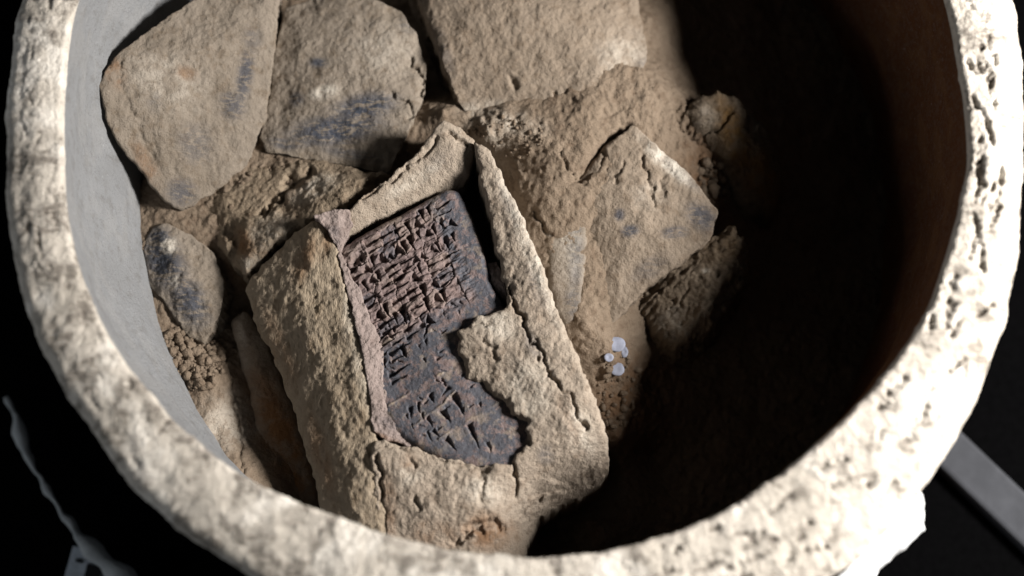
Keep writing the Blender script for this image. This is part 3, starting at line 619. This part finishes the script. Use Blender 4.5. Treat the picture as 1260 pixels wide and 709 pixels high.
# white nodules
for (x, y, a, b, dz, lab) in ((758, 424, .0040, .0031, .0006, 'largest of the white nodules beside the dark hollow'), (749, 441, .0020, .0018, .0014, 'tiniest white nodule at the lip of the dark hollow'), (759, 456, .0031, .0028, .0021, 'round white nodule between the largest one and loose crumbs'), (768, 434, .0016, .0024, .0012, 'small oval white nodule between the two larger round ones')):
    p = soil_top(x, y); v, f = pebble(int(x), 24, 14, .08)
    v = v * np.array([a, b, .32 * b]); v[:, 2] -= .0011 * np.exp(-(v[:, 0] ** 2 + v[:, 1] ** 2) / (a * a * .3)) * (v[:, 2] > 0) * .5
    o = mesh_obj('white_nodule', v + p + np.array([0, 0, dz]), f, M['nodule'], base=p); tag(o, lab, 'nodule', 'white nodules in the soil')
def tube(path, radii, n=12, squash=None):
    P = np.array(path, float); m = len(P); V = []; F = []
    for i in range(m):
        t = P[min(i + 1, m - 1)] - P[max(i - 1, 0)]; t /= np.linalg.norm(t)
        s = np.cross(t, [0, 0, 1.0]); s /= np.linalg.norm(s) + 1e-9; u = np.cross(s, t)
        for j in range(n):
            a = 2 * math.pi * j / n
            V.append(P[i] + radii[i] * (math.cos(a) * s + math.sin(a) * u * (squash or 1)))
    F = [(i * n + j, i * n + (j + 1) % n, (i + 1) * n + (j + 1) % n, (i + 1) * n + j) for i in range(m - 1) for j in range(n)]
    F += [tuple(range(n))[::-1], tuple((m - 1) * n + j for j in range(n))]
    return np.array(V), F
# ------------------------------------------------------------------ outside the jar
def ground_at(px, py, z): return at(px, py, z - H)
# grey rod lying against the ground
a, b = ground_at(1150, 528, .012), ground_at(1330, 700, .012)
dr = (b - a) / np.linalg.norm(b - a); sd_ = np.array([-dr[1], dr[0], 0])
sec = [(-.0095, -.0120), (.0095, -.0120), (.0095, -.0060), (.0088, -.0050), (.0075, -.0045), (-.0075, -.0045), (-.0088, -.0050), (-.0095, -.0060)]
V = np.array([p + sd_ * u + np.array([0, 0, w]) for p in (a, b) for u, w in sec]); F = [(i, (i + 1) % 8, 8 + (i + 1) % 8, 8 + i) for i in range(8)] + [tuple(range(8))[::-1], tuple(range(8, 16))]
o = mesh_obj('grey_rod', V, F, M['grey'], base=[a[0], a[1], 0], smoothed=False); tag(o, 'plain flat grey rod lying on the dark ground, reaching under the jar', 'rod')
# crumpled white plaster scrap clinging under the rim
def sheet(name, rows, mat, thick, amp, seed, sub=10):
    G = np.array(rows, float); m, n, _ = G.shape
    U = np.linspace(0, m - 1, (m - 1) * sub + 1); Vv = np.linspace(0, n - 1, (n - 1) * sub + 1)
    A = np.stack([np.stack([np.interp(U, np.arange(m), G[:, j, c]) for c in range(3)], 1) for j in range(n)], 1)
    B = np.stack([np.stack([np.interp(Vv, np.arange(n), A[i, :, c]) for c in range(3)], 1) for i in range(len(U))], 0)
    P = B.reshape(-1, 3); nn = len(P)
    d = amp * (fbm(P, 70, 4, seed) + .5 * fbm(P, 110, 3, seed + 3, ridged=True))
    P = P + np.stack([.5 * d, -.3 * d, d], 1)
    idx = np.arange(nn).reshape(len(U), len(Vv))
    Fq = np.stack([idx[:-1, :-1], idx[:-1, 1:], idx[1:, 1:], idx[1:, :-1]], -1).reshape(-1, 4)
    lowp = P - np.array([0, 0, thick])
    ring = np.r_[idx[0, :-1], idx[:-1, -1], idx[-1, :0:-1], idx[:0:-1, 0]]
    r2 = np.roll(ring, -1)
    F = Fq.tolist() + (Fq[:, ::-1] + nn).tolist() + np.stack([r2, ring, ring + nn, r2 + nn], 1).tolist()
    base = P.mean(0); base[2] = P[:, 2].min()
    return mesh_obj(name, np.vstack([P, lowp]), F, mat, base=base)
q = lambda x, y, z: tuple(at(x, y, z))
o = sheet('plaster_scrap', [[q(1000, 740, -.018), q(1040, 700, -.018), q(1085, 655, -.016), q(1120, 615, -.014), q(1132, 603, -.012)],
                            [q(1020, 750, -.024), q(1062, 705, -.022), q(1104, 664, -.018), q(1128, 634, -.015), q(1136, 610, -.013)],
                            [q(1050, 752, -.040), q(1082, 700, -.036), q(1112, 678, -.032), q(1138, 652, -.028), q(1136, 622, -.024)]], M['white'], .0015, .0016, 55)
tag(o, 'crumpled white plaster scrap clinging to the jar below its rim', 'plaster')
# torn white strip on the ground
pl = [(6, 488), (18, 512), (28, 545), (40, 575), (58, 605), (76, 632), (98, 660), (128, 690), (160, 722), (190, 745)]
wd = [.0008, .0014, .0034, .0009, .0016, .0010, .0026, .0042, .0050, .005]
P = [ground_at(x, y, .010) for x, y in pl]
tt = np.linspace(0, len(P) - 1, 60); P = np.stack([np.interp(tt, range(len(P)), [p[c] for p in P]) for c in range(3)], 1); wq = np.interp(tt, range(len(wd)), wd) * (1 + .3 * np.sin(tt * 5.1))
V, F = tube(P, wq, 14, .8); V = V + np.stack([.0012 * fbm(V, 120, 3, 5), .0012 * fbm(V, 120, 3, 6), .0012 * fbm(V, 120, 3, 7)], 1)
o = mesh_obj('torn_strip', V, F, M['dim'], base=[P[30][0], P[30][1], 0]); tag(o, 'ragged twisted white strip lying in the dark beside the jar', 'strip')
# scale bar
a0 = ground_at(90, 672, .004); a1 = ground_at(56, 790, .004); d = a1 - a0; ln = np.linalg.norm(d); d /= ln; s = np.array([-d[1], d[0], 0]) * -1
if s[0] < 0: s = -s
sb = empty('scale_bar', [a0[0], a0[1], 0], 'black and white photo scale bar lying under the white strip', 'scale')
def boxm(name, o, u, v, lu, lv, z0, z1, mat):
    c = [o, o + u * lu, o + u * lu + v * lv, o + v * lv]
    V = [(p[0], p[1], z0) for p in c] + [(p[0], p[1], z1) for p in c]
    return mesh_obj(name, V, [(3, 2, 1, 0), (4, 5, 6, 7), (0, 1, 5, 4), (1, 2, 6, 5), (2, 3, 7, 6), (3, 0, 4, 7)], mat, sb, base=[o[0], o[1], z0], smoothed=False)
boxm('bar', a0, d, s, ln, .016, .0005, .004, M['paper'])
for k in range(4):
    boxm('black_mark', a0 + d * (.006 + k * .010) + s * (.0085 if k % 2 == 0 else .0005), d, s, .010, .007, .0041, .0045, M['black'])
    boxm('tick', a0 + d * (.005 + k * .010) + s * .003, d, s, .0015, .003, .0041, .0046, M['black'])
